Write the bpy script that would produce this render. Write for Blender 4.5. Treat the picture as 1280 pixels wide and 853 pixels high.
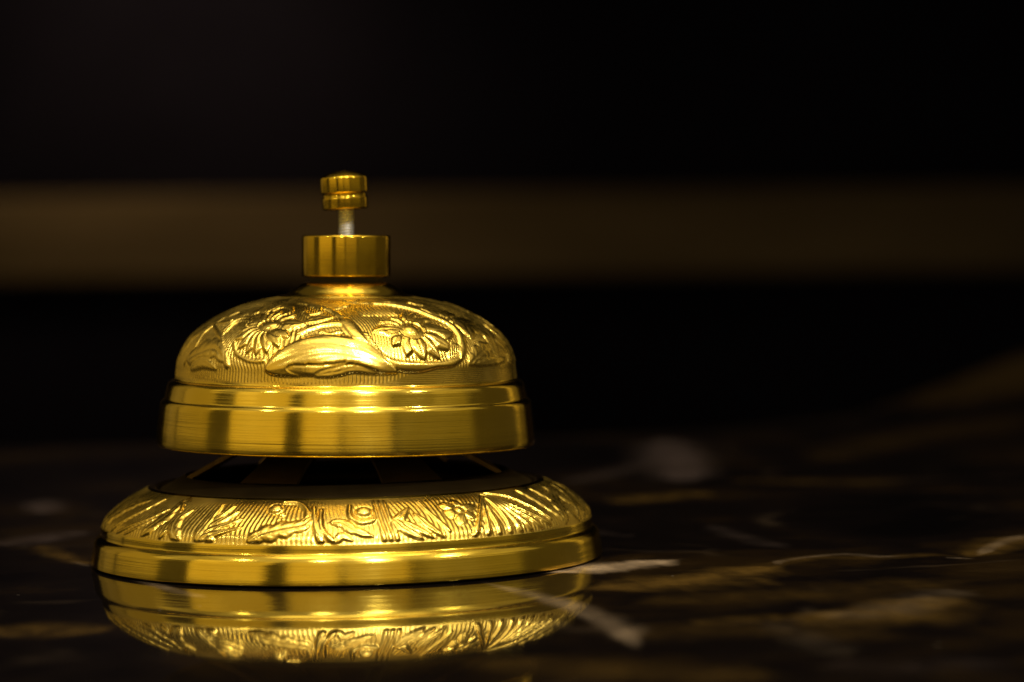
import bpy, bmesh, math
import numpy as np
from mathutils import Matrix, Vector

for o in list(bpy.data.objects):
    bpy.data.objects.remove(o)
SC = bpy.context.scene
COL = SC.collection
K = 0.001                                   # everything below is written in millimetres
R = math.radians

# ------------------------------------------------------------------ camera
cam_data = bpy.data.cameras.new('camera')
cam = bpy.data.objects.new('camera', cam_data)
COL.objects.link(cam)
PITCH, ROLL = R(1.933), R(1.0)
fwd = Vector((0, math.cos(PITCH), -math.sin(PITCH)))
rgt = Vector((1, 0, 0))
upv = rgt.cross(fwd)
r2 = rgt * math.cos(ROLL) - upv * math.sin(ROLL)
u2 = upv * math.cos(ROLL) + rgt * math.sin(ROLL)
m = Matrix((r2, u2, -fwd)).transposed().to_4x4()
m.translation = Vector((28.2 * K, -477 * K, 52.1 * K))
cam.matrix_world = m
cam_data.sensor_width = 36
cam_data.lens = 100
cam_data.clip_start = 0.01
cam_data.clip_end = 50
cam_data.dof.use_dof = True
cam_data.dof.focus_distance = 0.449
cam_data.dof.aperture_fstop = 14.5
SC.camera = cam

# ------------------------------------------------------------------ dim room light
world = bpy.data.worlds.new('World')
SC.world = world
world.use_nodes = True
bg = world.node_tree.nodes['Background']
bg.inputs['Color'].default_value = (1.0, 0.76, 0.34, 1)
bg.inputs['Strength'].default_value = 0.06

SC.view_settings.view_transform = 'Standard'
SC.view_settings.look = 'None'
SC.view_settings.exposure = 0
SC.view_settings.gamma = 1

WARM = (1.0, 0.80, 0.46)
def area(name, az, el, dist, w, h, radiance, color=WARM, shape='RECTANGLE', target=(0, 0, 0.03)):
    """an area lamp at azimuth az (degrees, to the right of the camera side) and elevation el"""
    d = bpy.data.lights.new(name, 'AREA')
    d.shape = shape
    d.size, d.size_y = w, h
    a = w * h * (math.pi / 4 if shape in ('DISK', 'ELLIPSE') else 1)
    d.energy = radiance * math.pi * a
    d.color = color
    o = bpy.data.objects.new(name, d)
    COL.objects.link(o)
    az, el = R(az), R(el)
    p = Vector((math.sin(az) * math.cos(el), -math.cos(az) * math.cos(el), math.sin(el))) * dist + Vector(target)
    o.location = p
    o.rotation_euler = (p - Vector(target)).to_track_quat('Z', 'Y').to_euler()
    return o

# area lamps in place of unseen lit walls; last two added for the bell's edges
AMBER = (1.0, 0.70, 0.17)
area('unseen_panel_lamp', -52.5, 18, 1.7, 1.14, 1.0, 0.62, AMBER)
area('unseen_panel_lamp', -12, 18, 1.8, 0.70, 1.0, 0.66, AMBER)
area('unseen_panel_lamp', 16, 18, 1.8, 0.90, 1.0, 0.44, AMBER)
area('unseen_panel_lamp', 60, 18, 1.8, 1.75, 1.0, 0.13, (1.0, 0.76, 0.2))
area('unseen_panel_lamp', -105, 18, 1.7, 1.0, 1.0, 0.26, AMBER)
area('unseen_panel_lamp', 133, 18, 1.7, 0.12, 1.0, 0.6, AMBER)
area('unseen_panel_lamp', -133, 16, 1.7, 0.6, 1.0, 0.16, AMBER)  # added to brighten the bell's left silhouette edge
area('unseen_panel_lamp', 139, 16, 1.8, 0.4, 1.0, 0.14, AMBER)  # same added edge light for the right side
# ceiling: a broad soft fitting and small downlights, plus added side fill
CEIL = (1.0, 0.82, 0.53)
area('ceiling_and_fill_lamp', 8, 72, 1.5, 2.5, 2.1, 0.50, CEIL)
area('ceiling_and_fill_lamp', 10, 86, 1.3, 0.9, 0.45, 3.0, CEIL)
area('ceiling_and_fill_lamp', -78, 38, 2.2, 1.5, 1.2, 0.34)  # side fill added to brighten the engraved grooves
area('ceiling_and_fill_lamp', 84, 38, 2.2, 1.5, 1.2, 0.34)  # matching added fill from the right
for az, el, rad, br in ((19, 46, 0.06, 540), (61, 46, 0.04, 420), (-11, 48, 0.04, 420), (-56, 46, 0.04, 170), (22, 72, 0.04, 200)):
    area('downlight_lamp', az, el, 1.8, rad * 2, rad * 2, br, (1.0, 0.90, 0.74), 'DISK')
# unseen lamp added to brighten the left of the rail
area('added_rail_lamp', 0, 0, 0.0001, 0.30, 0.10, 52.0, (1.0, 0.76, 0.48), target=(-0.34, 2.45, 0.40)).rotation_euler = (R(24), 0, 0)

# ------------------------------------------------------------------ helpers
def link(name, mesh, mats, parent=None):
    o = bpy.data.objects.new(name, mesh)
    COL.objects.link(o)
    for mt in (mats if isinstance(mats, (list, tuple)) else [mats]):
        mesh.materials.append(mt)
    if parent is not None:
        o.parent = parent
    return o

def mesh_from(name, verts, quads, smooth=True, midx=None):
    verts = np.ascontiguousarray(verts, dtype=np.float32).reshape(-1, 3)
    quads = np.ascontiguousarray(quads, dtype=np.int32).reshape(-1, 4)
    me = bpy.data.meshes.new(name)
    me.vertices.add(len(verts))
    me.vertices.foreach_set('co', verts.ravel())
    n = len(quads)
    me.loops.add(n * 4)
    me.loops.foreach_set('vertex_index', quads.ravel())
    me.polygons.add(n)
    me.polygons.foreach_set('loop_start', np.arange(0, n * 4, 4, dtype=np.int32))
    me.polygons.foreach_set('use_smooth', np.full(n, smooth))
    if midx is not None:
        me.polygons.foreach_set('material_index', np.asarray(midx, dtype=np.int32))
    me.update(calc_edges=True)
    me.validate()
    return me

def rev_quads(nr, nc):
    """quads of a closed surface of revolution: nr rows, nc columns"""
    i, j = np.meshgrid(np.arange(nr - 1), np.arange(nc), indexing='ij')
    j2 = (j + 1) % nc
    return np.stack([i * nc + j, i * nc + j2, (i + 1) * nc + j2, (i + 1) * nc + j], -1).reshape(-1, 4)

def dense(pts, rnd=None, step=0.35):
    """profile with its corners rounded (rnd mm) and resampled"""
    pts = [np.array(p[:2], float) for p in pts]
    out = [pts[0]]
    for a, b, c in zip(pts, pts[1:], pts[2:]):
        r = rnd or 0
        la, lc = np.linalg.norm(a - b), np.linalg.norm(c - b)
        r = min(r, la * .45, lc * .45)
        if r <= 1e-6:
            out.append(b); continue
        p, q = b + (a - b) / la * r, b + (c - b) / lc * r
        for t in np.linspace(0, 1, 6):
            out.append((1 - t) ** 2 * p + 2 * t * (1 - t) * b + t * t * q)
    out.append(pts[-1])
    return np.array(out)

def lathe(name, pts, mat, parent, nc=160, rnd=0.12, caps=True):
    p = dense(pts, rnd)
    th = np.linspace(0, 2 * np.pi, nc, endpoint=False)
    v = np.stack([p[:, :1] * np.sin(th), -p[:, :1] * np.cos(th), p[:, 1:2] + 0 * th], -1) * K
    me = mesh_from(name, v, rev_quads(len(p), nc))
    return link(name, me, mat, parent)

# ------------------------------------------------------------------ materials
def new_mat(name):
    mt = bpy.data.materials.new(name)
    mt.use_nodes = True
    nt = mt.node_tree
    return mt, nt, nt.nodes['Principled BSDF']

def nd(nt, kind, **kw):
    n = nt.nodes.new(kind)
    for k, v in kw.items():
        if k.startswith('i_'):
            key = k[2:]
            n.inputs[int(key) if key.isdigit() else key.replace('_', ' ')].default_value = v
        else:
            setattr(n, k, v)
    return n

def ramp(nt, fac, stops):
    n = nt.nodes.new('ShaderNodeValToRGB')
    el = n.color_ramp.elements
    while len(el) < len(stops):
        el.new(0.5)
    for e, (p, c) in zip(el, stops):
        e.position = p
        e.color = c if len(c) == 4 else (*c, 1)
    nt.links.new(fac, n.inputs['Fac'])
    return n

def brass(name, rough, aniso=0.0, lines=0.0, c0=(0.80, 0.55, 0.09), c1=(0.87, 0.63, 0.14), grain=0.0):
    mt, nt, b = new_mat(name)
    L = nt.links.new
    tc = nd(nt, 'ShaderNodeTexCoord')
    n1 = nd(nt, 'ShaderNodeTexNoise', i_Scale=90.0, i_Detail=5.0)
    L(tc.outputs['Object'], n1.inputs['Vector'])
    cr = ramp(nt, n1.outputs['Fac'], [(0.3, c0), (0.7, c1)])
    L(cr.outputs['Color'], b.inputs['Base Color'])
    b.inputs['Metallic'].default_value = 1.0
    n2 = nd(nt, 'ShaderNodeTexNoise', i_Scale=220.0, i_Detail=6.0)
    L(tc.outputs['Object'], n2.inputs['Vector'])
    mr = nd(nt, 'ShaderNodeMapRange', i_1=0.25, i_2=0.75, i_3=rough * 0.75, i_4=rough * 1.3)
    L(n2.outputs['Fac'], mr.inputs['Value'])
    n5 = nd(nt, 'ShaderNodeTexNoise', i_Scale=70.0, i_Detail=4.0)
    L(tc.outputs['Object'], n5.inputs['Vector'])
    mr5 = nd(nt, 'ShaderNodeMapRange', i_1=0.4, i_2=0.8, i_3=0.0, i_4=rough * 0.6)
    L(n5.outputs['Fac'], mr5.inputs['Value'])
    ad = nd(nt, 'ShaderNodeMath', operation='ADD')
    L(mr.outputs['Result'], ad.inputs[0]); L(mr5.outputs['Result'], ad.inputs[1])
    ge = nd(nt, 'ShaderNodeNewGeometry')
    mr6 = nd(nt, 'ShaderNodeMapRange', i_1=0.46, i_2=0.54, i_3=1.25, i_4=0.75)
    L(ge.outputs['Pointiness'], mr6.inputs['Value'])
    mu = nd(nt, 'ShaderNodeMath', operation='MULTIPLY')
    L(ad.outputs[0], mu.inputs[0]); L(mr6.outputs['Result'], mu.inputs[1])
    L(mu.outputs[0], b.inputs['Roughness'])
    if aniso:
        tg = nd(nt, 'ShaderNodeTangent', direction_type='RADIAL', axis='Z')
        L(tg.outputs['Tangent'], b.inputs['Tangent'])
        b.inputs['Anisotropic'].default_value = aniso
        b.inputs['Anisotropic Rotation'].default_value = 0.25
    nrm = None
    if lines:                                # turning marks that run round the lathe axis
        mp = nd(nt, 'ShaderNodeMapping')
        mp.inputs['Scale'].default_value = (22, 22, 2600)
        L(tc.outputs['Object'], mp.inputs['Vector'])
        n3 = nd(nt, 'ShaderNodeTexNoise', i_Scale=1.0, i_Detail=3.0, i_Roughness=0.65)
        L(mp.outputs['Vector'], n3.inputs['Vector'])
        bp = nd(nt, 'ShaderNodeBump', i_Strength=lines, i_Distance=0.00006)
        L(n3.outputs['Fac'], bp.inputs['Height'])
        nrm = bp
    if grain:
        n4 = nd(nt, 'ShaderNodeTexNoise', i_Scale=1500.0, i_Detail=4.0)
        L(tc.outputs['Object'], n4.inputs['Vector'])
        bp = nd(nt, 'ShaderNodeBump', i_Strength=grain, i_Distance=0.00008)
        L(n4.outputs['Fac'], bp.inputs['Height'])
        if nrm:
            L(nrm.outputs['Normal'], bp.inputs['Normal'])
        nrm = bp
    if nrm:
        L(nrm.outputs['Normal'], b.inputs['Normal'])
    return mt

M_TURNED = brass('turned brass', 0.14, aniso=0.72, lines=0.6, c0=(0.80, 0.56, 0.06), c1=(0.87, 0.64, 0.10))
M_ENGRAVED = brass('chased brass', 0.23, grain=0.35)
M_KNOB = brass('polished brass', 0.14, aniso=0.6, lines=0.12, c0=(0.72, 0.47, 0.03), c1=(0.78, 0.52, 0.05))

def plain_metal(name, col, rough, metal=1.0):
    mt, nt, b = new_mat(name)
    tc = nd(nt, 'ShaderNodeTexCoord')
    n = nd(nt, 'ShaderNodeTexNoise', i_Scale=140.0, i_Detail=5.0)
    nt.links.new(tc.outputs['Object'], n.inputs['Vector'])
    cr = ramp(nt, n.outputs['Fac'], [(0.3, tuple(c * .75 for c in col)), (0.7, tuple(min(1, c * 1.2) for c in col))])
    nt.links.new(cr.outputs['Color'], b.inputs['Base Color'])
    b.inputs['Metallic'].default_value = metal
    b.inputs['Roughness'].default_value = rough
    return mt

M_FRAME = plain_metal('dark bronzed steel', (0.055, 0.036, 0.013), 0.5)
M_SPOKE = plain_metal('brown steel', (0.30, 0.19, 0.07), 0.5)
M_STEEL = plain_metal('zinc plated steel', (0.50, 0.53, 0.58), 0.42, 0.7)
M_INNER = plain_metal('unpolished underside', (0.045, 0.030, 0.013), 0.55)
M_FELT = plain_metal('black felt', (0.012, 0.011, 0.010), 0.9, 0.0)

def marble():
    mt, nt, b = new_mat('polished dark marble')
    L = nt.links.new
    tc = nd(nt, 'ShaderNodeTexCoord')
    at = nd(nt, 'ShaderNodeAttribute', attribute_name='veins')
    sp = nd(nt, 'ShaderNodeSeparateColor')
    L(at.outputs['Color'], sp.inputs['Color'])
    # clouded ground: near black drifting into dark brown
    wv = nd(nt, 'ShaderNodeTexNoise', i_Scale=14.0, i_Detail=4.0)
    L(tc.outputs['Object'], wv.inputs['Vector'])
    mx = nd(nt, 'ShaderNodeMixRGB', blend_type='ADD', i_Fac=0.06)
    L(tc.outputs['Object'], mx.inputs['Color1'])
    L(wv.outputs['Color'], mx.inputs['Color2'])
    n1 = nd(nt, 'ShaderNodeTexNoise', i_Scale=22.0, i_Detail=8.0, i_Roughness=0.62)
    L(mx.outputs['Color'], n1.inputs['Vector'])
    ground = ramp(nt, n1.outputs['Fac'], [(0.36, (0.002, 0.0016, 0.0017)), (0.52, (0.0052, 0.0036, 0.0030)),
                                          (0.66, (0.016, 0.0092, 0.0034)), (0.84, (0.042, 0.025, 0.009))])
    # faint hairline veins everywhere
    vo = nd(nt, 'ShaderNodeTexVoronoi', feature='DISTANCE_TO_EDGE', i_Scale=16.0)
    L(mx.outputs['Color'], vo.inputs['Vector'])
    n2 = nd(nt, 'ShaderNodeTexNoise', i_Scale=30.0, i_Detail=3.0)
    L(tc.outputs['Object'], n2.inputs['Vector'])
    hair = ramp(nt, vo.outputs['Distance'], [(0.0, (1, 1, 1)), (0.035, (0, 0, 0))])
    gate = ramp(nt, n2.outputs['Fac'], [(0.52, (0, 0, 0)), (0.70, (1, 1, 1))])
    hm = nd(nt, 'ShaderNodeMath', operation='MULTIPLY')
    L(hair.outputs['Color'], hm.inputs[0]); L(gate.outputs['Color'], hm.inputs[1])
    hm2 = nd(nt, 'ShaderNodeMath', operation='MULTIPLY', i_1=0.22)
    L(hm.outputs[0], hm2.inputs[0])
    c1 = nd(nt, 'ShaderNodeMixRGB')
    c1.inputs['Color2'].default_value = (0.13, 0.09, 0.055, 1)
    L(hm2.outputs[0], c1.inputs['Fac']); L(ground.outputs['Color'], c1.inputs['Color1'])
    # broken edges for the big veins
    n3 = nd(nt, 'ShaderNodeTexNoise', i_Scale=260.0, i_Detail=6.0, i_Roughness=0.7)
    L(tc.outputs['Object'], n3.inputs['Vector'])
    mr = nd(nt, 'ShaderNodeMapRange', i_1=0.25, i_2=0.6, i_3=0.45, i_4=1.1)
    L(n3.outputs['Fac'], mr.inputs['Value'])
    cur = c1
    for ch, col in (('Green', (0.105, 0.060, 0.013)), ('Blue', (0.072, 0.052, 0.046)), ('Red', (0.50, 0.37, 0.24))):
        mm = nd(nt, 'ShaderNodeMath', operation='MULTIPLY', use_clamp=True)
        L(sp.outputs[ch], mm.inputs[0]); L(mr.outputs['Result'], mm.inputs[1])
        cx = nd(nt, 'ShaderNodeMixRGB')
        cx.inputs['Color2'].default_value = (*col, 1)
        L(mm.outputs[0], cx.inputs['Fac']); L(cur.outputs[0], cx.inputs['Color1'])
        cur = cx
    # a few specks of dust
    dv = nd(nt, 'ShaderNodeTexVoronoi', feature='F1', i_Scale=170.0)
    L(tc.outputs['Object'], dv.inputs['Vector'])
    dsz = nd(nt, 'ShaderNodeSeparateColor'); L(dv.outputs['Color'], dsz.inputs['Color'])
    dr_ = nd(nt, 'ShaderNodeMapRange', i_1=0.55, i_2=1.0, i_3=0.0, i_4=0.045)
    L(dsz.outputs['Red'], dr_.inputs['Value'])
    lt = nd(nt, 'ShaderNodeMath', operation='LESS_THAN')
    L(dv.outputs['Distance'], lt.inputs[0]); L(dr_.outputs['Result'], lt.inputs[1])
    dx_ = nd(nt, 'ShaderNodeMixRGB')
    dx_.inputs['Color2'].default_value = (0.22, 0.19, 0.15, 1)
    L(lt.outputs[0], dx_.inputs['Fac']); L(cur.outputs[0], dx_.inputs['Color1'])
    cur = dx_
    L(cur.outputs[0], b.inputs['Base Color'])
    n4 = nd(nt, 'ShaderNodeTexNoise', i_Scale=60.0, i_Detail=6.0)
    L(tc.outputs['Object'], n4.inputs['Vector'])
    mr2 = nd(nt, 'ShaderNodeMapRange', i_1=0.35, i_2=0.72, i_3=0.018, i_4=0.055)
    L(n4.outputs['Fac'], mr2.inputs['Value'])
    L(mr2.outputs['Result'], b.inputs['Roughness'])
    b.inputs['IOR'].default_value = 1.30
    return mt
M_MARBLE = marble()

def wall_mat(name, col, rough, scale):
    mt, nt, b = new_mat(name)
    tc = nd(nt, 'ShaderNodeTexCoord')
    mp = nd(nt, 'ShaderNodeMapping')
    mp.inputs['Scale'].default_value = scale
    nt.links.new(tc.outputs['Object'], mp.inputs['Vector'])
    n = nd(nt, 'ShaderNodeTexNoise', i_Scale=1.0, i_Detail=4.0)
    nt.links.new(mp.outputs['Vector'], n.inputs['Vector'])
    cr = ramp(nt, n.outputs['Fac'], [(0.3, tuple(c * .6 for c in col)), (0.7, tuple(min(1, c * 1.3) for c in col))])
    nt.links.new(cr.outputs['Color'], b.inputs['Base Color'])
    b.inputs['Roughness'].default_value = rough
    b.inputs['Specular IOR Level'].default_value = 0.0
    return mt
M_WALL = wall_mat('black lacquered wall', (0.0014, 0.0012, 0.0018), 0.9, (2, 2, 2))
M_RAIL = wall_mat('brown wooden rail', (0.021, 0.0142, 0.0065), 0.6, (2, 2, 12))

# ------------------------------------------------------------------ the counter
def catmull(pts, n=10):
    p = np.array(pts, float)
    if len(p) < 3:
        t = np.linspace(0, 1, n * 2)[:, None]
        return p[0] * (1 - t) + p[-1] * t
    q = np.vstack([2 * p[0] - p[1], p, 2 * p[-1] - p[-2]])
    out = []
    t = np.linspace(0, 1, n, endpoint=False)[:, None]
    for i in range(1, len(q) - 2):
        a, b, c, d = q[i - 1], q[i], q[i + 1], q[i + 2]
        out.append(.5 * (2 * b + (c - a) * t + (2 * a - 5 * b + 4 * c - d) * t ** 2 + (3 * b - a - 3 * c + d) * t ** 3))
    out.append(p[-1:])
    return np.vstack(out)

def seg_dist(X, Y, line):
    """distance to a polyline and the fraction along it"""
    best = np.full(X.shape, 1e9); bt = np.zeros(X.shape)
    n = len(line) - 1
    for k in range(n):
        (ax, ay), (bx, by) = line[k], line[k + 1]
        dx, dy = bx - ax, by - ay
        t = np.clip(((X - ax) * dx + (Y - ay) * dy) / max(dx * dx + dy * dy, 1e-12), 0, 1)
        d = (X - ax - t * dx) ** 2 + (Y - ay - t * dy) ** 2
        m_ = d < best
        best[m_] = d[m_]; bt[m_] = ((k + t) / n)[m_]
    return np.sqrt(best), bt

xl = np.concatenate([np.linspace(-700, -115, 24, endpoint=False), np.linspace(-115, 150, 560, endpoint=False), np.linspace(150, 900, 60)])
yl = np.concatenate([np.linspace(-400, -150, 10, endpoint=False), np.linspace(-150, 60, 330, endpoint=False), np.linspace(60, 250, 90)])
ed = np.array([(-700, 290), (-110, 292), (-46, 294), (40, 296), (86, 316), (127, 361), (183, 540), (259, 803), (330, 1050), (420, 1150), (900, 1150)], float)
yb = np.interp(xl, ed[:, 0], ed[:, 1])
ker = np.ones(1)
# rows: the plane, then stretched rows to the back edge, a rounded arris and the back face
rows_xyz = []
for y in yl:
    rows_xyz.append(np.stack([xl, np.full_like(xl, y), np.zeros_like(xl)], -1))
for t in np.linspace(0, 1, 31)[1:]:
    rows_xyz.append(np.stack([xl, 250 + t * (yb - 3 - 250), np.zeros_like(xl)], -1))
for a in np.linspace(0, np.pi / 2, 7)[1:]:
    rows_xyz.append(np.stack([xl, yb - 3 + 3 * np.sin(a), np.full_like(xl, -3 + 3 * np.cos(a))], -1))
rows_xyz.append(np.stack([xl, yb, np.full_like(xl, -40)], -1))
front = [np.stack([xl, np.full_like(xl, -400 - 3 * np.sin(a)), np.full_like(xl, -3 + 3 * np.cos(a))], -1) for a in np.linspace(np.pi / 2, 0, 7)[:-1]]
front = [np.stack([xl, np.full_like(xl, -403), np.full_like(xl, -40)], -1)] + front
V = np.array(front + rows_xyz)
nr, nc = V.shape[:2]
i, j = np.meshgrid(np.arange(nr - 1), np.arange(nc - 1), indexing='ij')
Q = np.stack([i * nc + j, i * nc + j + 1, (i + 1) * nc + j + 1, (i + 1) * nc + j], -1).reshape(-1, 4)
me = mesh_from('counter', V * K, Q)
X, Y = V[..., 0], V[..., 1]
rng = np.random.default_rng(7)
ph = rng.uniform(0, 6.28, 12)
wob = (np.sin(X * .31 + Y * .12 + ph[0]) + np.sin(X * .75 - Y * .33 + ph[1]) * .6 + np.sin(Y * .21 + X * 1.3 + ph[2]) * .4 + np.sin(X * 2.9 + Y * .7 + ph[3]) * .25)
# veins, plus two streaks painted as the rail's reflection: (channel, strength, half width at start, at end, raggedness, points) in millimetres on the slab
VEINS_AND_REFLECTION = [
 ('R', .30, 1.4, 2.8, .5, [(22.6,-36.9),(29.9,-53.2),(36.7,-71.0),(41.6,-92.9),(43.9,-113.8)]),
 ('R', .22, 0.8, 1.6, .5, [(-36.2,-16.1),(-26.2,-38.1),(-17.7,-53.2)]),
 ('R', .90, 5.0, 4.5, .8, [(33.0,-27.5),(36.8,-23.9),(43.0,-20.3),(48.4,-16.5),(55.5,-10.6)]),
 ('G', .95, 8.0, 4.5, 1.2, [(37.2,-50.3),(47.0,-45.7),(54.7,-39.6),(64.2,-29.1),(71.1,-20.1)]),
 ('G', .4, 9.0, 8.0, 2, [(49.3,-49.0),(59.4,-42.3),(68.4,-38.4)]),
 ('R', .16, 0.9, 1.4, .9, [(70.0,-22.0),(71.5,-16.0),(76.9,-10.4),(83.2,-7.8),(87.9,-12.1),(94.0,-10.7)]),
 ('R', .22, 0.9, 0.5, .5, [(98.0,-14.9),(102.7,-18.1)]),
 ('G', .70, 3.0, 6.0, 2.0, [(101.0,-17.0),(109.9,1.6),(118.3,16.2)]),
 ('R', .22, 0.7, 2.0, 1.0, [(103.7,-14.0),(109.9,3.6),(117.3,18.2)]),
 ('R', .08, 6.0, 4.0, 1.6, [(67.9,-79.7),(76.4,-83.4),(83.2,-74.7),(90.8,-61.9),(97.3,-57.9)]),
 ('G', .7, 11.0, 6.0, 2.0, [(64.0,-82.7),(76.4,-86.4),(84.2,-76.7),(91.8,-63.9)]),
 ('R', .035, 3.0, 4.0, 1.0, [(62.3,-88.6),(66.1,-107.7),(69.4,-124.0)]),
 ('B', 1.0, 9.0, 6.5, 2.0, [(68.0,280.0),(66.5,200.0),(65.0,134.4)]),
 ('G', .65, 5.0, 6.0, 2.0, [(48.4,90.6),(57.1,103.4),(70.9,113.8)]),
 ('G', .30, 5.0, 6.0, 2.0, [(73.1,143.6),(89.8,135.9),(114.4,126.6)]),
 ('B', .55, 5.5, 4.5, 1.4, [(-67.2,30.3),(-59.5,36.9),(-57.5,46.5),(-49.4,53.5)]),
 ('G', .65, 2.5, 1.6, .7, [(-57.4,31.1),(-49.1,8.4),(-42.2,-4.8)]),
 ('R', .14, 0.5, 0.7, .4, [(-47.4,3.1),(-42.2,-6.8)]),
 ('G', .55, 6.0, 6.0, 2.0, [(-46.1,-88.0),(-36.9,-84.6),(-27.6,-88.8)]),
 ('B', .9, 4.0, 3.0, .8, [(-71.3,122.5),(-65.8,90.0)]),
 ('B', .18, 2.0, 2.5, .8, [(36.6,51.9),(44.8,31.4),(50.4,27.6)]),
 ('B', .25, 2.5, 2.5, .8, [(63.1,47.2),(68.4,21.8),(74.7,-0.2)]),
 ('G', .35, 4.0, 4.0, 1.6, [(51.6,-92.2),(59.7,-86.6),(67.5,-85.9)]),
 ('B', .50, 4.0, 4.0, 1.6, [(38.3,141.0),(49.6,165.7),(64.1,203.6)]),
 ('G', .40, 2.5, 2.5, 1.0, [(52,-27),(62,-26),(71,-19),(77,-12),(88,-14),(96,-11),(104,-17)]),
 ('G', .22, 7.0, 9.0, 2.0, [(44,-70),(56,-62),(70,-60),(84,-52),(100,-46)]),
 ('G', .18, 6.0, 6.0, 2.0, [(40,-104),(52,-96),(66,-100),(80,-110)]),
 ('G', .32, 22.0, 38.0, 5.0, [(150,400),(205,540),(290,800)]),  # not a vein: the rail's brown reflection painted into the marble colour
 ('G', .18, 9.0, 14.0, 3.0, [(96,180),(128,260),(180,350)]),  # second painted streak of the mirrored rail
 ('G', .30, 7.0, 7.0, 2.0, [(20,-120),(40,-132),(62,-140)]),
 ('B', .12, 5.0, 5.0, 2.0, [(64,-128),(76,-133),(90,-128)]),
]
CH = {'R': 0, 'G': 1, 'B': 2}
attr = np.zeros((nr, nc, 4), np.float32); attr[..., 3] = 1
for ch, st, w0, w1, rag, pts in VEINS_AND_REFLECTION:
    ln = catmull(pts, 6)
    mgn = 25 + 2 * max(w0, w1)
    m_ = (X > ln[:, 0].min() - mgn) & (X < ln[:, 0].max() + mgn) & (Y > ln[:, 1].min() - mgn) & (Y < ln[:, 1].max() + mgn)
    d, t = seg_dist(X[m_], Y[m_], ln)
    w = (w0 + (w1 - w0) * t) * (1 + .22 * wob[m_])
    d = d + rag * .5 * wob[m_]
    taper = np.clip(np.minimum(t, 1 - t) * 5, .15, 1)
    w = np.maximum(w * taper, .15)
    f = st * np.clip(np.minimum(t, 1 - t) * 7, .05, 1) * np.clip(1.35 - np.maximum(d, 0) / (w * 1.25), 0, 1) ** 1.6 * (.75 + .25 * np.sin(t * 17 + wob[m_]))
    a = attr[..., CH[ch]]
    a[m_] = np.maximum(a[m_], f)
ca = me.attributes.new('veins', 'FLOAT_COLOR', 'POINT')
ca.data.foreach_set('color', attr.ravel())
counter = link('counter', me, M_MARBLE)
counter['kind'] = 'structure'

# ------------------------------------------------------------------ the wall behind
def box(name, x0, x1, y0, y1, z0, z1, mat, parent=None, bevel=0.0):
    bm = bmesh.new()
    bmesh.ops.create_cube(bm, size=1)
    for v in bm.verts:
        v.co = Vector(((x0 + x1) / 2 + v.co.x * (x1 - x0), (y0 + y1) / 2 + v.co.y * (y1 - y0), (z0 + z1) / 2 + v.co.z * (z1 - z0))) * K
    if bevel:
        bmesh.ops.bevel(bm, geom=bm.edges[:], offset=bevel * K, segments=3, affect='EDGES')
    me = bpy.data.meshes.new(name)
    bm.to_mesh(me); bm.free()
    return link(name, me, mat, parent)
wall = box('wall', -2600, 3000, 2640, 2720, -900, 2300, M_WALL)
wall['kind'] = 'structure'
rail = box('wall_rail', -2600, 3000, 2615, 2639, 18, 111, M_RAIL, wall, 4)
rail.rotation_euler = (0, R(0.4), 0)      # hangs a touch out of level

# ------------------------------------------------------------------ the bell
bell = bpy.data.objects.new('service_bell', None)
COL.objects.link(bell)
bell.empty_display_size = 0.02
bell['label'] = 'shiny engraved brass counter bell with push button standing on dark polished marble'
bell['category'] = 'service bell'

# columns: dense on the viewer's side, coarser behind
def columns(nf, nb):
    f = np.linspace(-108, 112, nf, endpoint=False)
    b = np.linspace(112, 252, nb, endpoint=False)
    return np.radians(np.concatenate([f, b]))

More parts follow.
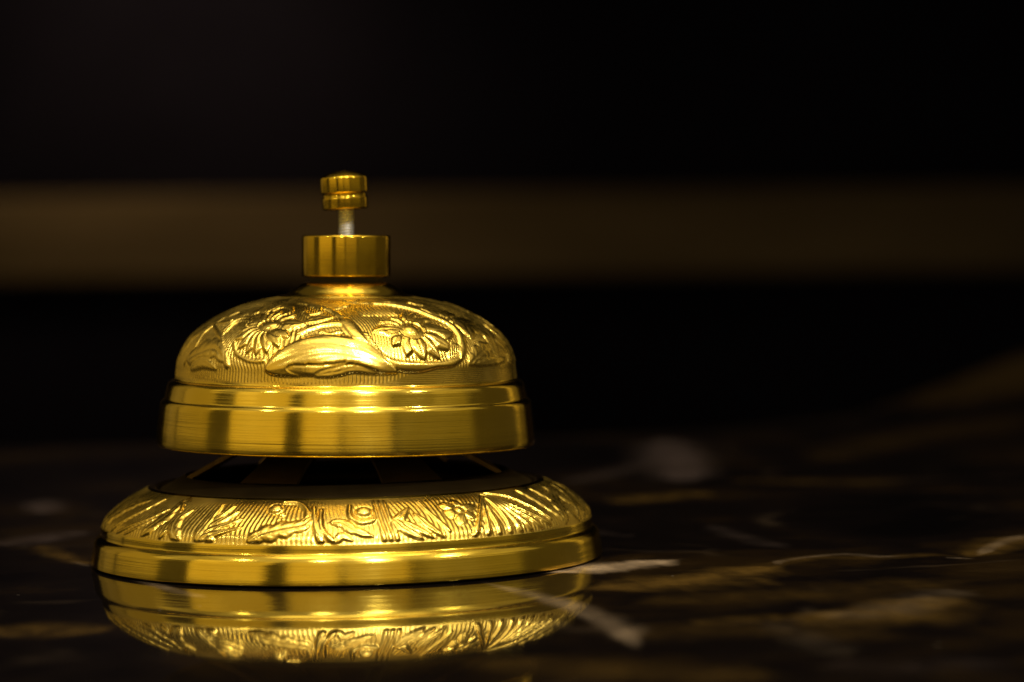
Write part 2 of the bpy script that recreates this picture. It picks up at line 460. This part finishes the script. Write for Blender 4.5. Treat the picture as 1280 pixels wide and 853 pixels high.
class Relief:
    """chased ornament on a band of revolution, worked out as heights in millimetres.
    Features are placed by (angle in degrees, fraction v up the band); distances use the conformal chart."""
    def __init__(self, prof, rows, th, seed):
        p = np.array(prof, float)
        # smooth the profile
        pc = catmull(p, 12)
        s = np.r_[0, np.cumsum(np.hypot(*np.diff(pc, axis=0).T))]
        self.v = np.linspace(0, 1, rows)
        self.r = np.interp(self.v * s[-1], s, pc[:, 0]); self.z = np.interp(self.v * s[-1], s, pc[:, 1])
        ds = s[-1] / (rows - 1)
        self.y = np.r_[0, np.cumsum(ds / ((self.r[1:] + self.r[:-1]) / 2))]
        self.th = th
        self.len = s[-1]
        self.h = np.zeros((rows, len(th)))
        self.bgm = np.ones_like(self.h)
        self.rng = np.random.default_rng(seed)
        self.v0 = 0.0
        self.depth = 1.0
    def ch(self, pts):
        a = np.array(pts, float)
        return np.stack([np.radians(a[:, 0]), np.interp(self.v0 + (1 - self.v0) * a[:, 1], self.v, self.y)], -1)
    def window(self, cx0, cx1, cy0, cy1):
        ci = np.where((self.th > cx0) & (self.th < cx1))[0]
        ri = np.where((self.y > cy0) & (self.y < cy1))[0]
        if len(ci) == 0 or len(ri) == 0:
            return None
        sl = np.s_[ri[0]:ri[-1] + 1, ci[0]:ci[-1] + 1]
        X, Y = np.meshgrid(self.th[sl[1]], self.y[sl[0]])
        return sl, X, Y, self.r[sl[0]][:, None]
    def put(self, sl, hh, mask, cut=.10):
        """raise hh where mask (0..1), with a narrow chased groove round it"""
        cur = self.h[sl]
        self.h[sl] = np.where(mask > 0, np.maximum(cur * (1 - np.clip(mask * 3, 0, 1)), 0) + hh, cur)
    def stroke(self, pts, w0, w1, hgt, groove=.5, rot=0):
        q = list(pts)
        ln = catmull(self.ch([(a + rot, v) for a, v in q]), 8)
        pad = (max(w0, w1) * 2.5) / 12
        W = self.window(ln[:, 0].min() - pad, ln[:, 0].max() + pad, ln[:, 1].min() - pad, ln[:, 1].max() + pad)
        if W is None: return
        sl, X, Y, rr = W
        d, t = seg_dist(X, Y, ln)
        d = d * rr
        w = (w0 + (w1 - w0) * t) * (1 + .10 * np.sin(t * 23))
        u = d / w
        prof = np.where(u < 1, np.sqrt(np.clip(1 - u * u, 0, 1)), 0)
        g = np.exp(-((u - 1.25) / .3) ** 2) * (u > .9)
        cur = self.h[sl]
        self.h[sl] = np.where(u < 1, np.maximum(cur * .35, 0) * 0 + hgt * (.15 + .85 * prof), cur - groove * .08 * g)
    def leaf(self, pts, wid, hgt, veins=9, lobes=0, skew=0.0, rot=0, long=0):
        ln = catmull(self.ch([(a + rot, v) for a, v in pts]), 10)
        pad = wid * 1.6 / 12
        W = self.window(ln[:, 0].min() - pad, ln[:, 0].max() + pad, ln[:, 1].min() - pad, ln[:, 1].max() + pad)
        if W is None: return
        sl, X, Y, rr = W
        d, t = seg_dist(X, Y, ln)
        # side of the midrib
        k = np.clip((t * (len(ln) - 1)).astype(int), 0, len(ln) - 2)
        tx, ty = (ln[k + 1] - ln[k])[..., 0], (ln[k + 1] - ln[k])[..., 1]
        side = np.sign(tx * (Y - ln[k][..., 1]) - ty * (X - ln[k][..., 0]))
        d = d * rr
        w = wid * np.sin(np.pi * np.clip(t, 0.0, 1) ** .75) ** .8 + .12
        if lobes:
            w = w * (.72 + .28 * np.abs(np.sin(np.pi * lobes * t + .4 * side)))
        w = w * (1 + skew * side)
        u = d / w
        body = np.clip(1 - u ** 2.2, 0, 1) ** .65
        arc = np.sum(np.hypot(*(np.diff(ln, axis=0)).T)) * float(np.mean(rr))
        phs = t * veins - u * .9
        if long:
            phs = u * side * long * np.clip(t * 1.8, .6, 1.6) + .5 * np.sin(4 * t) + .2 * np.sin(9 * t + 2 * side)
        vein = (np.abs(np.sin(np.pi * phs)) ** .7 - .6) * np.clip(u * 2.5, 0, 1)
        hh = hgt * (.10 + .90 * body) + hgt * (.13 if long else .26) * vein * body - hgt * (.15 if long else .40) * np.exp(-(d / (.10 * wid + .06)) ** 2)
        g = np.exp(-((u - 1.12) / .14) ** 2) * (u > 1)
        cur = self.h[sl]
        self.h[sl] = np.where(u < 1, hh, cur - .05 * g)
    def flower(self, c, rad, n, hgt, ph=0.0, ax=1.0, boss=.3, rot=0):
        (cx, cy), = self.ch([(c[0] + rot, c[1])])
        pad = rad * 1.5 / 9
        W = self.window(cx - pad, cx + pad, cy - pad, cy + pad)
        if W is None: return
        sl, X, Y, rr = W
        rc = float(np.interp(cy, self.y, self.r))
        dx, dy = (X - cx) * (rr * .5 + rc * .5), (Y - cy) * (rr * .5 + rc * .5) / ax
        rho, phi = np.hypot(dx, dy), np.arctan2(dy, dx)
        c_ = np.abs(np.cos(n * (phi - ph) / 2))
        jit = 1 + .10 * np.sin(3 * phi + 1) + .07 * np.sin(5 * phi)
        Rp = rad * (.60 + .40 * c_ ** .7) * jit
        u = rho / Rp
        pet = np.clip(1 - u ** 5, 0, 1)
        hh = hgt * pet * (.40 + .6 * np.sin(np.clip(u, 0, 1) * 2.3)) - hgt * .7 * np.exp(-(c_ / .16) ** 2) * np.clip(u * 1.5, 0, 1)
        ribs = np.sin(n * 5 * (phi - ph) + 2 * np.sin(rho * 3)) * hgt * .20 * np.clip(u * 2 - .4, 0, 1) * pet
        b = rho / (rad * boss)
        bh = hgt * 1.15 * np.sqrt(np.clip(1 - b * b * .8, 0, 1)) - hgt * .6 * np.exp(-((b - .72) / .14) ** 2)
        hh = np.where(b < 1, bh, hh + ribs - hgt * .6 * np.exp(-((b - 1.08) / .16) ** 2))
        g = np.exp(-((u - 1.1) / .1) ** 2) * (u > 1)
        cur = self.h[sl]
        self.h[sl] = np.where(u < 1, hh, cur - .12 * g)
    def berry(self, c, rad, hgt, ax=1.0, rot=0):
        (cx, cy), = self.ch([(c[0] + rot, c[1])])
        pad = rad * 2 / 9
        W = self.window(cx - pad, cx + pad, cy - pad, cy + pad)
        if W is None: return
        sl, X, Y, rr = W
        u = np.hypot((X - cx) * rr, (Y - cy) * rr / ax) / rad
        g = np.exp(-((u - 1.2) / .16) ** 2) * (u > 1)
        cur = self.h[sl]
        self.h[sl] = np.where(u < 1, hgt * np.sqrt(np.clip(1 - u * u, 0, 1)) + .03, cur - .14 * g)
    def fan(self, root, pts, w0, w1, hgt, rot=0):
        for a, v in pts:
            m1 = ((root[0] * .55 + a * .45) + .8 * np.sign(a - root[0]), root[1] * .5 + v * .5)
            self.stroke([root, m1, (a, v)], w0, w1, hgt, rot=rot)
    def hatch(self, n, hgt, swirl, fade=None):
        X, Y = np.meshgrid(self.th, self.y)
        p = self.rng.uniform(0, 6.28, 8)
        al = swirl * (np.sin(3 * X + p[0] + 2 * Y) + .6 * np.sin(7 * X + p[1] - 5 * Y))
        vv = np.clip((self.v[:, None] - .10) / .25, 0, 1)
        al = al * vv
        jit = .5 * np.sin(13 * X + p[2] + 9 * Y) + .35 * np.sin(29 * X + p[3] - 17 * Y)
        jit = jit * (.25 + .75 * vv)
        phs = n * (X + al * .25 * (Y - self.y[-1] * .4)) + jit * 1.6
        rid = 1 - np.abs(np.sin(phs / 2)) ** .8 * 1.6
        bead = 1 + .16 * np.sin(Y * n * .55 + 3 * np.sin(phs * .5 + p[4]) + 5 * np.sin(4 * X))
        amp = .78 + .22 * np.sin(11 * X + p[5]) * np.sin(6 * Y * 3 + p[6])
        self.h += hgt * rid * bead * amp * np.clip((1.02 - self.v[:, None]) / .30, 0, 1)
    def surface(self, edge_lo, edge_hi, low=None):
        X, V_ = np.meshgrid(self.th, self.v)
        h = self.h
        # soften: hand chasing worn by polishing
        for _ in range(4):
            h2 = h.copy()
            h2[1:-1] = (h[:-2] + 2 * h[1:-1] + h[2:]) / 4
            h2[:, 1:-1] = (h2[:, :-2] + 2 * h2[:, 1:-1] + h2[:, 2:]) / 4
            h = h2
        lo = np.zeros_like(X) if low is None else low(np.degrees(X))
        mk = np.clip((V_ - lo) / edge_lo, 0, 1) * np.clip((1 - V_) / edge_hi, 0, 1)
        mk = mk * mk * (3 - 2 * mk)
        h = h * mk * self.depth
        if low is not None:                  # turning lines left below the ornament
            h = h + .022 * np.sin(self.z / .30 * 2 * np.pi)[:, None] * np.clip((lo - V_) / .02, 0, 1)
        dr, dz = np.gradient(self.r), np.gradient(self.z)
        l = np.hypot(dr, dz)
        nx, nz = (dz / l)[:, None], (-dr / l)[:, None]
        return self.r[:, None] + h * nx, self.z[:, None] + h * nz

def banded(name, lower, relief_rz, upper, th, mats, parent, rnd=.15, inside=None):
    """revolve: plain rows below, relief rows, plain rows above"""
    rows_r, rows_z = [], []
    lo = dense(lower, rnd)
    for a, b in lo:
        rows_r.append(np.full(len(th), a)); rows_z.append(np.full(len(th), b))
    n0 = len(rows_r)
    rr, zz = relief_rz
    for a, b in zip(rr, zz):
        rows_r.append(a); rows_z.append(b)
    n1 = len(rows_r)
    for a, b in dense(upper, rnd):
        rows_r.append(np.full(len(th), a)); rows_z.append(np.full(len(th), b))
    r_, z_ = np.array(rows_r), np.array(rows_z)
    V = np.stack([r_ * np.sin(th), -r_ * np.cos(th), z_], -1) * K
    q = rev_quads(len(r_), len(th))
    row = np.repeat(np.arange(len(r_) - 1), len(th))
    mi = ((row >= n0) & (row < n1 - 1)).astype(int)
    if inside is not None:                  # the unpolished underside
        zm = z_.mean(1)
        mi[row >= int(np.argmax(zm)) + inside] = 2
    return link(name, mesh_from(name, V, q, midx=mi), mats, parent)

# ---- base
th = columns(1700, 420)
B = Relief([(41.0, 6.45), (40.3, 7.9), (38.8, 9.35), (37.0, 10.7), (35.0, 11.9), (33.2, 12.75)], 130, th, 3)
B.depth = .66
B.hatch(330, .17, .8)
for rot in (0, 137):
    B.stroke([(-62, .03), (-57, .17), (-51, .38), (-47, .62)], .30, .22, .34, rot=rot)
    B.stroke([(-58, .02), (-52, .22), (-46.5, .55)], .22, .22, .28, rot=rot)
    B.stroke([(-66, .05), (-62, .25), (-57, .55), (-54, .85)], .35, .3, .36, rot=rot)
    B.leaf([(-74, .05), (-71, .35), (-66, .62), (-60, .80)], 1.5, .42, 8, 4, rot=rot)
    B.leaf([(-50, .04), (-47, .28), (-45, .55), (-45.5, .88)], 1.3, .40, 7, 3, rot=rot)
    B.stroke([(-44.2, .80), (-41.3, .50), (-41.2, .25), (-43, .05)], .30, .42, .48, rot=rot)
    B.leaf([(-36.5, .02), (-39.5, .18), (-40.6, .46), (-38.2, .66)], 1.2, .46, 6, 3, rot=rot)
    # acanthus spray
    for a, v, w in ((-26.6, .80, .75), (-24.2, .66, .8), (-22.3, .48, .75), (-21.4, .30, .6), (-30.6, .86, .7)):
        B.leaf([(-32.2, .02), (-30.0 + (a + 27) * .25, v * .45), (a, v)], w, .50, 4, 0, rot=rot)
    B.berry((-28.4, .06), .85, .60, rot=rot)
    B.berry((-14.7, .74), 1.05, .80, 1.1, rot=rot)
    B.berry((-12.6, .60), .6, .4, rot=rot)
    B.stroke([(-13.2, .92), (-9.2, .90), (-6.6, .70), (-6.2, .50), (-7.8, .36)], .40, .62, .55, rot=rot)
    B.leaf([(-19, .05), (-15.5, .18), (-11, .28), (-6.5, .36), (-4.6, .56)], 1.75, .70, 7, 5, rot=rot)
    B.stroke([(-5.0, .78), (-4.5, .55), (-3.7, .30), (-2.4, .06)], .36, .62, .55, rot=rot)
    B.stroke([(-3.0, .70), (-2.9, .45), (-2.0, .22), (.6, .03)], .34, .50, .66, rot=rot)
    # centre spray with bud
    B.berry((7.4, .64), 1.25, .85, .9, rot=rot)
    B.stroke([(4.0, .80), (4.1, .52), (6.6, .38), (9.4, .43)], .34, .5, .66, rot=rot)
    B.leaf([(-.6, .40), (2.2, .38), (5.2, .22), (8.9, .12)], 1.05, .60, 4, 3, rot=rot)
    B.leaf([(1.0, .02), (2.0, .14), (4.4, .06)], .55, .42, 3, 0, rot=rot)
    for a in (10.2, 11.6, 13.0):
        B.stroke([(a, .92), (a + .3, .5), (a + 1.2, .05)], .22, .42, .46, rot=rot)
    B.leaf([(14.0, .20), (15.2, .40), (18.8, .70)], .95, .66, 3, 0, rot=rot)
    B.leaf([(14.2, .42), (16.4, .22), (20.0, .03)], .85, .62, 3, 0, rot=rot)
    B.leaf([(15.8, .40), (19.0, .22), (22.4, .05)], .62, .50, 3, 0, rot=rot)
    B.leaf([(19.5, .55), (21.8, .28), (24.8, .05)], .62, .48, 3, 0, rot=rot)
    B.stroke([(22.0, .85), (23.5, .55), (26.5, .15)], .25, .3, .34, rot=rot)
    # flower and the long veined leaf
    B.flower((31.5, .56), 3.1, 6, .50, .3, 1.0, .27, rot=rot)
    B.fan((42.0, .93), [(32.5, .05), (36.0, .05), (39.2, .04), (42.4, .04), (45.6, .04), (49.0, .04), (52.6, .06), (56.0, .10)], .22, .46, .42, rot=rot)
    B.stroke([(44, .97), (50, .80), (54, .52), (57.5, .18)], .28, .34, .44, rot=rot)
    B.leaf([(57, .95), (59.5, .66), (61, .35), (63.6, .05)], .95, .40, 9, 0, rot=rot)
    B.leaf([(64, .92), (66.5, .6), (68, .3), (71, .05)], .9, .42, 7, 0, rot=rot)
    B.leaf([(73, .9), (75, .5), (79, .1)], 1.3, .42, 6, 3, rot=rot)
base = banded('base', [(40.2, 0.28), (42.6, .28), (42.78, .40), (42.76, 1.0), (42.3, 3.7), (42.14, 4.15), (41.82, 4.6), (41.45, 4.9), (41.2, 5.02), (41.12, 5.3), (41.1, 5.8), (41.02, 6.4)],
              B.surface(.06, .06), [(33.1, 12.8), (32.7, 12.95), (32.1, 12.95), (31.6, 12.7), (31.3, 12.2), (31.2, 10.5), (39.0, 3.5), (39.5, 0.28), (40.2, 0.28)],
              th, [M_TURNED, M_ENGRAVED, M_INNER], bell, .35, 6)
lathe('foot_ring', [(39.6, .05), (41.2, .05), (41.3, .15), (41.2, .26), (39.6, .26), (39.6, .05)], M_FELT, bell, 180, .1)

# ---- dark striker frame seen in the gap: rim, six spokes, hub, post
def cone_z(r):
    return 12.5 + (31.0 - r) * 0.53
frame = lathe('striker_frame', [(31.0, cone_z(31) - .8), (31.1, cone_z(31)), (26.9, cone_z(26.9)), (26.9, cone_z(26.9) - .8), (31.0, cone_z(31) - .8)], M_FRAME, bell, 200, .1)
lathe('hub', [(9.5, cone_z(9.5) - .8), (9.5, cone_z(9.5)), (3.2, cone_z(6)), (3.2, cone_z(6) - 1)], M_FRAME, frame, 64, .1)
lathe('post', [(3.0, cone_z(6) - .8), (3.0, 44.2), (5.4, 44.3), (5.4, 45.6)], M_STEEL, frame, 48, .1)
def spoke_mesh(wide=1.0):
    vs, qs = [], []
    n = 12
    for k, rr in enumerate(np.linspace(26.85, 9.55, n)):
        hw = np.interp(rr, [9.5, 15, 22, 26.9], [2.6, 3.6, 4.3, 5.2]) * wide
        for s, t in ((-1, 0), (1, 0), (1, -.8), (-1, -.8)):
            a = math.asin(s * hw / rr)
            vs.append((rr * math.sin(a), -rr * math.cos(a), cone_z(rr) + t))
    for k in range(n - 1):
        for c in range(4):
            qs.append((k * 4 + c, k * 4 + (c + 1) % 4, (k + 1) * 4 + (c + 1) % 4, (k + 1) * 4 + c))
    return mesh_from('spoke', np.array(vs) * K, qs, smooth=False)
sm, sm_wide = spoke_mesh(), spoke_mesh(1.75)
for me_ in (sm, sm_wide):
    me_.materials.append(M_SPOKE)
for az in (-25, 27, 96, 153, -153, -96):
    s = bpy.data.objects.new('spoke', sm_wide if abs(az) == 96 else sm)
    COL.objects.link(s); s.parent = frame
    s.rotation_euler = (0, 0, R(az))

# ---- dome (sits a degree out of true on its post)
def tilt(o):
    T = Matrix.Translation((0, 0, 14 * K)) @ Matrix.Rotation(R(1.05), 4, 'Y') @ Matrix.Translation((0, 0, -14 * K))
    o.matrix_basis = T @ o.matrix_basis
    return o

th = columns(1750, 420)
Dm = Relief([(28.6, 30.45), (28.4, 32.0), (28.2, 33.5), (27.5, 35.2), (26.5, 36.9), (25.2, 38.3), (22.4, 40.3), (18.7, 42.1), (15.2, 43.25), (11.4, 43.95)], 230, th, 11)
Dm.v0 = 1.55 / Dm.len
Dm.depth = .46
Dm.hatch(290, .20, 1.2)
for rot in (0, 140):
    # rear layers first
    Dm.stroke([(-66, .05), (-62, .20), (-63, .40), (-53, .47)], .30, .45, .45, rot=rot)
    Dm.stroke([(-61, .40), (-50, .30), (-42, .15), (-39, .06)], .34, .55, .60, rot=rot)
    Dm.leaf([(-64, .08), (-55, .15), (-47.5, .18), (-40, .08)], 2.3, .60, 6, 4, rot=rot)
    Dm.leaf([(-60, .02), (-52, .07), (-44, .03)], .9, .42, 5, 0, rot=rot)
    Dm.leaf([(-75, .10), (-72, .30), (-66, .50), (-58, .60)], 2.2, .55, 7, 4, rot=rot)
    Dm.leaf([(-56, .56), (-44, .66), (-30, .72)], 1.7, .5, 7, 4, rot=rot)
    Dm.leaf([(-20, .80), (-6, .72), (6, .76)], 1.5, .5, 7, 4, rot=rot)
    Dm.leaf([(10, .80), (22, .86), (36, .82)], 1.3, .5, 6, 3, rot=rot)
    Dm.leaf([(44, .68), (54, .60), (62, .56)], 1.9, .5, 7, 3, rot=rot)
    # left-hand flower: long fanned petals below, short rays above, an oval boss
    for (pa, pv), w in (((-40.5, .43), .7), ((-41, .50), .7), ((-38, .57), .8), ((-34, .61), .8), ((-29.5, .63), .8), ((-24.5, .61), .8), ((-20, .57), .9),
                        ((-40, .34), .95), ((-39.5, .26), 1.15), ((-36, .19), 1.2), ((-32, .155), 1.2), ((-28, .145), 1.2), ((-24, .16), 1.2), ((-20, .21), 1.15), ((-17.5, .29), 1.1), ((-13, .44), 1.5)):
        ca_, cv_ = -28.3, .415
        Dm.leaf([(ca_ + (pa - ca_) * .2, cv_ + (pv - cv_) * .2), (ca_ + (pa - ca_) * .6, cv_ + (pv - cv_) * .6 + .008), (pa, pv)], w, .85, 5, 0, rot=rot, long=1.5)
    Dm.berry((-28.3, .42), 2.1, .72, .8, rot=rot)
    Dm.berry((-28.3, .42), 1.5, 1.0, .8, rot=rot)
    Dm.stroke([(-39.5, .24), (-36, .15), (-30, .10), (-25, .10)], .30, .4, .45, rot=rot)
    Dm.stroke([(2.6, .47), (-4.5, .45), (-10, .40), (-14.5, .33)], .70, .40, .60, rot=rot)
    Dm.stroke([(2.8, .46), (1.2, .55), (-3.5, .65), (-12, .74), (-26, .80)], .70, .35, .60, rot=rot)
    Dm.leaf([(-14, .47), (-8, .52), (-2, .55)], 1.0, .45, 4, 0, rot=rot)
    # right-hand flower inside the scroll
    # petals of the right-hand flower, each of its own length, round a ringed boss
    for (pa, pv), w in (((30.5, .60), .95), ((22.0, .53), 1.0), ((36.0, .59), 1.0), ((40.5, .50), 1.5), ((16.5, .47), 1.1), ((46.2, .315), 2.3), ((42.0, .17), 1.5),
                        ((19.0, .22), 1.35), ((35.5, .105), 1.25), ((23.5, .14), 1.3), ((29.3, .10), 1.45), ((13.3, .365), 1.5)):
        ca_, cv_ = 28.3, .355
        Dm.leaf([(ca_ + (pa - ca_) * .22, cv_ + (pv - cv_) * .22), (ca_ + (pa - ca_) * .62, cv_ + (pv - cv_) * .62 + .012), (pa, pv)], w, .95, 5, 0, rot=rot, long=1.6)
    Dm.berry((28.3, .36), 2.2, .70, .95, rot=rot)
    Dm.berry((28.3, .365), 1.35, 1.25, .95, rot=rot)
    Dm.leaf([(14.0, .36), (19, .37), (25, .37)], 1.0, .78, 3, 0, rot=rot)
    Dm.stroke([(2.8, .49), (6.2, .36), (9.8, .245), (14.8, .125), (19.3, .075), (25.8, .055), (34.2, .055), (40, .08), (45.0, .14), (48.5, .25), (50.0, .37), (48.2, .465), (43.5, .565), (40.7, .645), (30.3, .757), (20, .79)], .95, .60, .72, rot=rot)
    # short punched strokes that fill the inside of the scroll
    for k in range(4, 9):
        Dm.stroke([(37.5 + k * 1.05, .30 - .012 * k), (37.0 + k * 1.0, .21), (35.5 + k * 1.0, .115)], .17, .24, .40, .3, rot=rot)
    for k in range(9):
        Dm.stroke([(8.0 + k * 2.1, .70 + .004 * k), (9.5 + k * 2.0, .63), (11.5 + k * 1.9, .57)], .15, .22, .36, .3, rot=rot)
    for k in range(8):
        Dm.stroke([(7.5 + k * .75, .40 - .03 * k), (9.0 + k * .75, .35 - .03 * k), (11.0 + k * .7, .33 - .03 * k)], .16, .2, .34, .3, rot=rot)
    for pts in ([(-37, .62), (-34, .74), (-26, .70), (-24, .60)], [(-50, .36), (-49, .50), (-42, .52), (-40, .42)], [(-18, .64), (-14, .58), (-9, .62), (-10, .70)],
                [(2, .88), (8, .84), (12, .90)], [(52, .46), (55, .54), (62, .48), (60, .40)], [(-6, .36), (-3, .33), (1, .36)], [(44, .80), (50, .74), (52, .66)]):
        Dm.stroke(pts, .42, .24, .55, .3, rot=rot)
        Dm.stroke([(a + 1.6, v - .035) for a, v in pts], .28, .18, .42, .3, rot=rot)
    # big leaf
    Dm.leaf([(-23.5, .035), (-14, .115), (-4, .165), (6, .145), (13, .085), (19.5, .02)], 3.35, .95, 8, 0, rot=rot, long=2.8)
    Dm.leaf([(-16, .05), (-9, .035), (-1, .05), (3, .09)], .8, .62, 4, 0, rot=rot, long=1.2)
    Dm.leaf([(-7, .0), (0, .025), (6, .05), (14, .015)], .7, .5, 5, 0, rot=rot)
    # right edge
    Dm.leaf([(54, .27), (58, .40), (66, .38), (74, .22), (80, .08)], 2.2, .60, 9, 0, rot=rot)
    Dm.leaf([(47.5, .06), (54, .13), (60, .18), (66, .19)], 1.7, .55, 6, 4, rot=rot)
    Dm.leaf([(50, .05), (60, .07), (72, .09)], 1.0, .45, 6, 4, rot=rot)
low = lambda a: .095 * np.clip((a - 14) / 20, 0, 1) * np.clip((125 - a) / 20, 0, 1)
outer = [(30.2, 19.4), (31.0, 19.05), (31.55, 19.3), (31.7, 20.0), (31.6, 21.6), (31.1, 25.8), (31.0, 26.35), (30.78, 26.72), (30.52, 26.90), (30.40, 27.08), (30.28, 27.6),
         (29.95, 29.0), (29.78, 29.5), (29.42, 29.88), (28.95, 30.10), (28.68, 30.18), (28.61, 30.4)]
inner = [(11.35, 44.15), (10.6, 44.1), (10.1, 44.3), (9.6, 44.65), (8.9, 45.3), (8.2, 45.8), (7.4, 46.25), (6.6, 46.4), (5.5, 46.401), (5.5, 44.6), (11.2, 42.4),
         (18.4, 40.6), (22, 38.8), (25.6, 35.2), (27.2, 30.5), (28.6, 27.5), (29.6, 22.0), (30.2, 19.4)]
dome = tilt(banded('dome', outer, Dm.surface(.03, .05, low), inner, th, [M_TURNED, M_ENGRAVED, M_INNER], bell, .4, 1))

tilt(lathe('washer', [(5.45, 46.42), (6.1, 46.42), (6.1, 47.28), (1.5, 47.28)], M_FELT, bell, 64, .05))
tilt(lathe('collar', [(1.5, 47.3), (7.1, 47.3), (7.42, 47.5), (7.42, 54.0), (7.2, 54.22), (6.6, 54.22), (1.5, 54.22)], M_KNOB, bell, 200, .12))

# threaded rod: a real helix
def thread():
    nc_, nr_ = 40, 130
    a = np.linspace(0, 2 * np.pi, nc_, endpoint=False)
    z = np.linspace(53.5, 59.4, nr_)
    zz, aa = np.meshgrid(z, a, indexing='ij')
    f = ((zz / .50) - aa / (2 * np.pi)) % 1.0
    r = 1.12 + .24 * (1 - np.abs(2 * f - 1))
    V = np.stack([r * np.sin(aa), -r * np.cos(aa), zz], -1) * K
    return mesh_from('threaded_rod', V, rev_quads(nr_, nc_))
tilt(link('threaded_rod', thread(), M_STEEL, bell))

btn = lathe('push_button', [(1.0, 58.55), (3.5, 58.55), (3.78, 58.75), (3.80, 60.35), (3.76, 60.52), (3.62, 60.66), (3.62, 61.15), (3.90, 61.32), (4.0, 61.45),
                            (4.0, 63.80), (3.88, 63.98), (3.2, 64.42), (2.3, 64.76), (1.2, 64.97), (.02, 65.03)], M_KNOB, bell, 120, .10)
btn.matrix_basis = Matrix.Translation((0, 0, 56 * K)) @ Matrix.Rotation(R(-3.2), 4, 'Y') @ Matrix.Translation((0, 0, -56 * K))
tilt(btn)
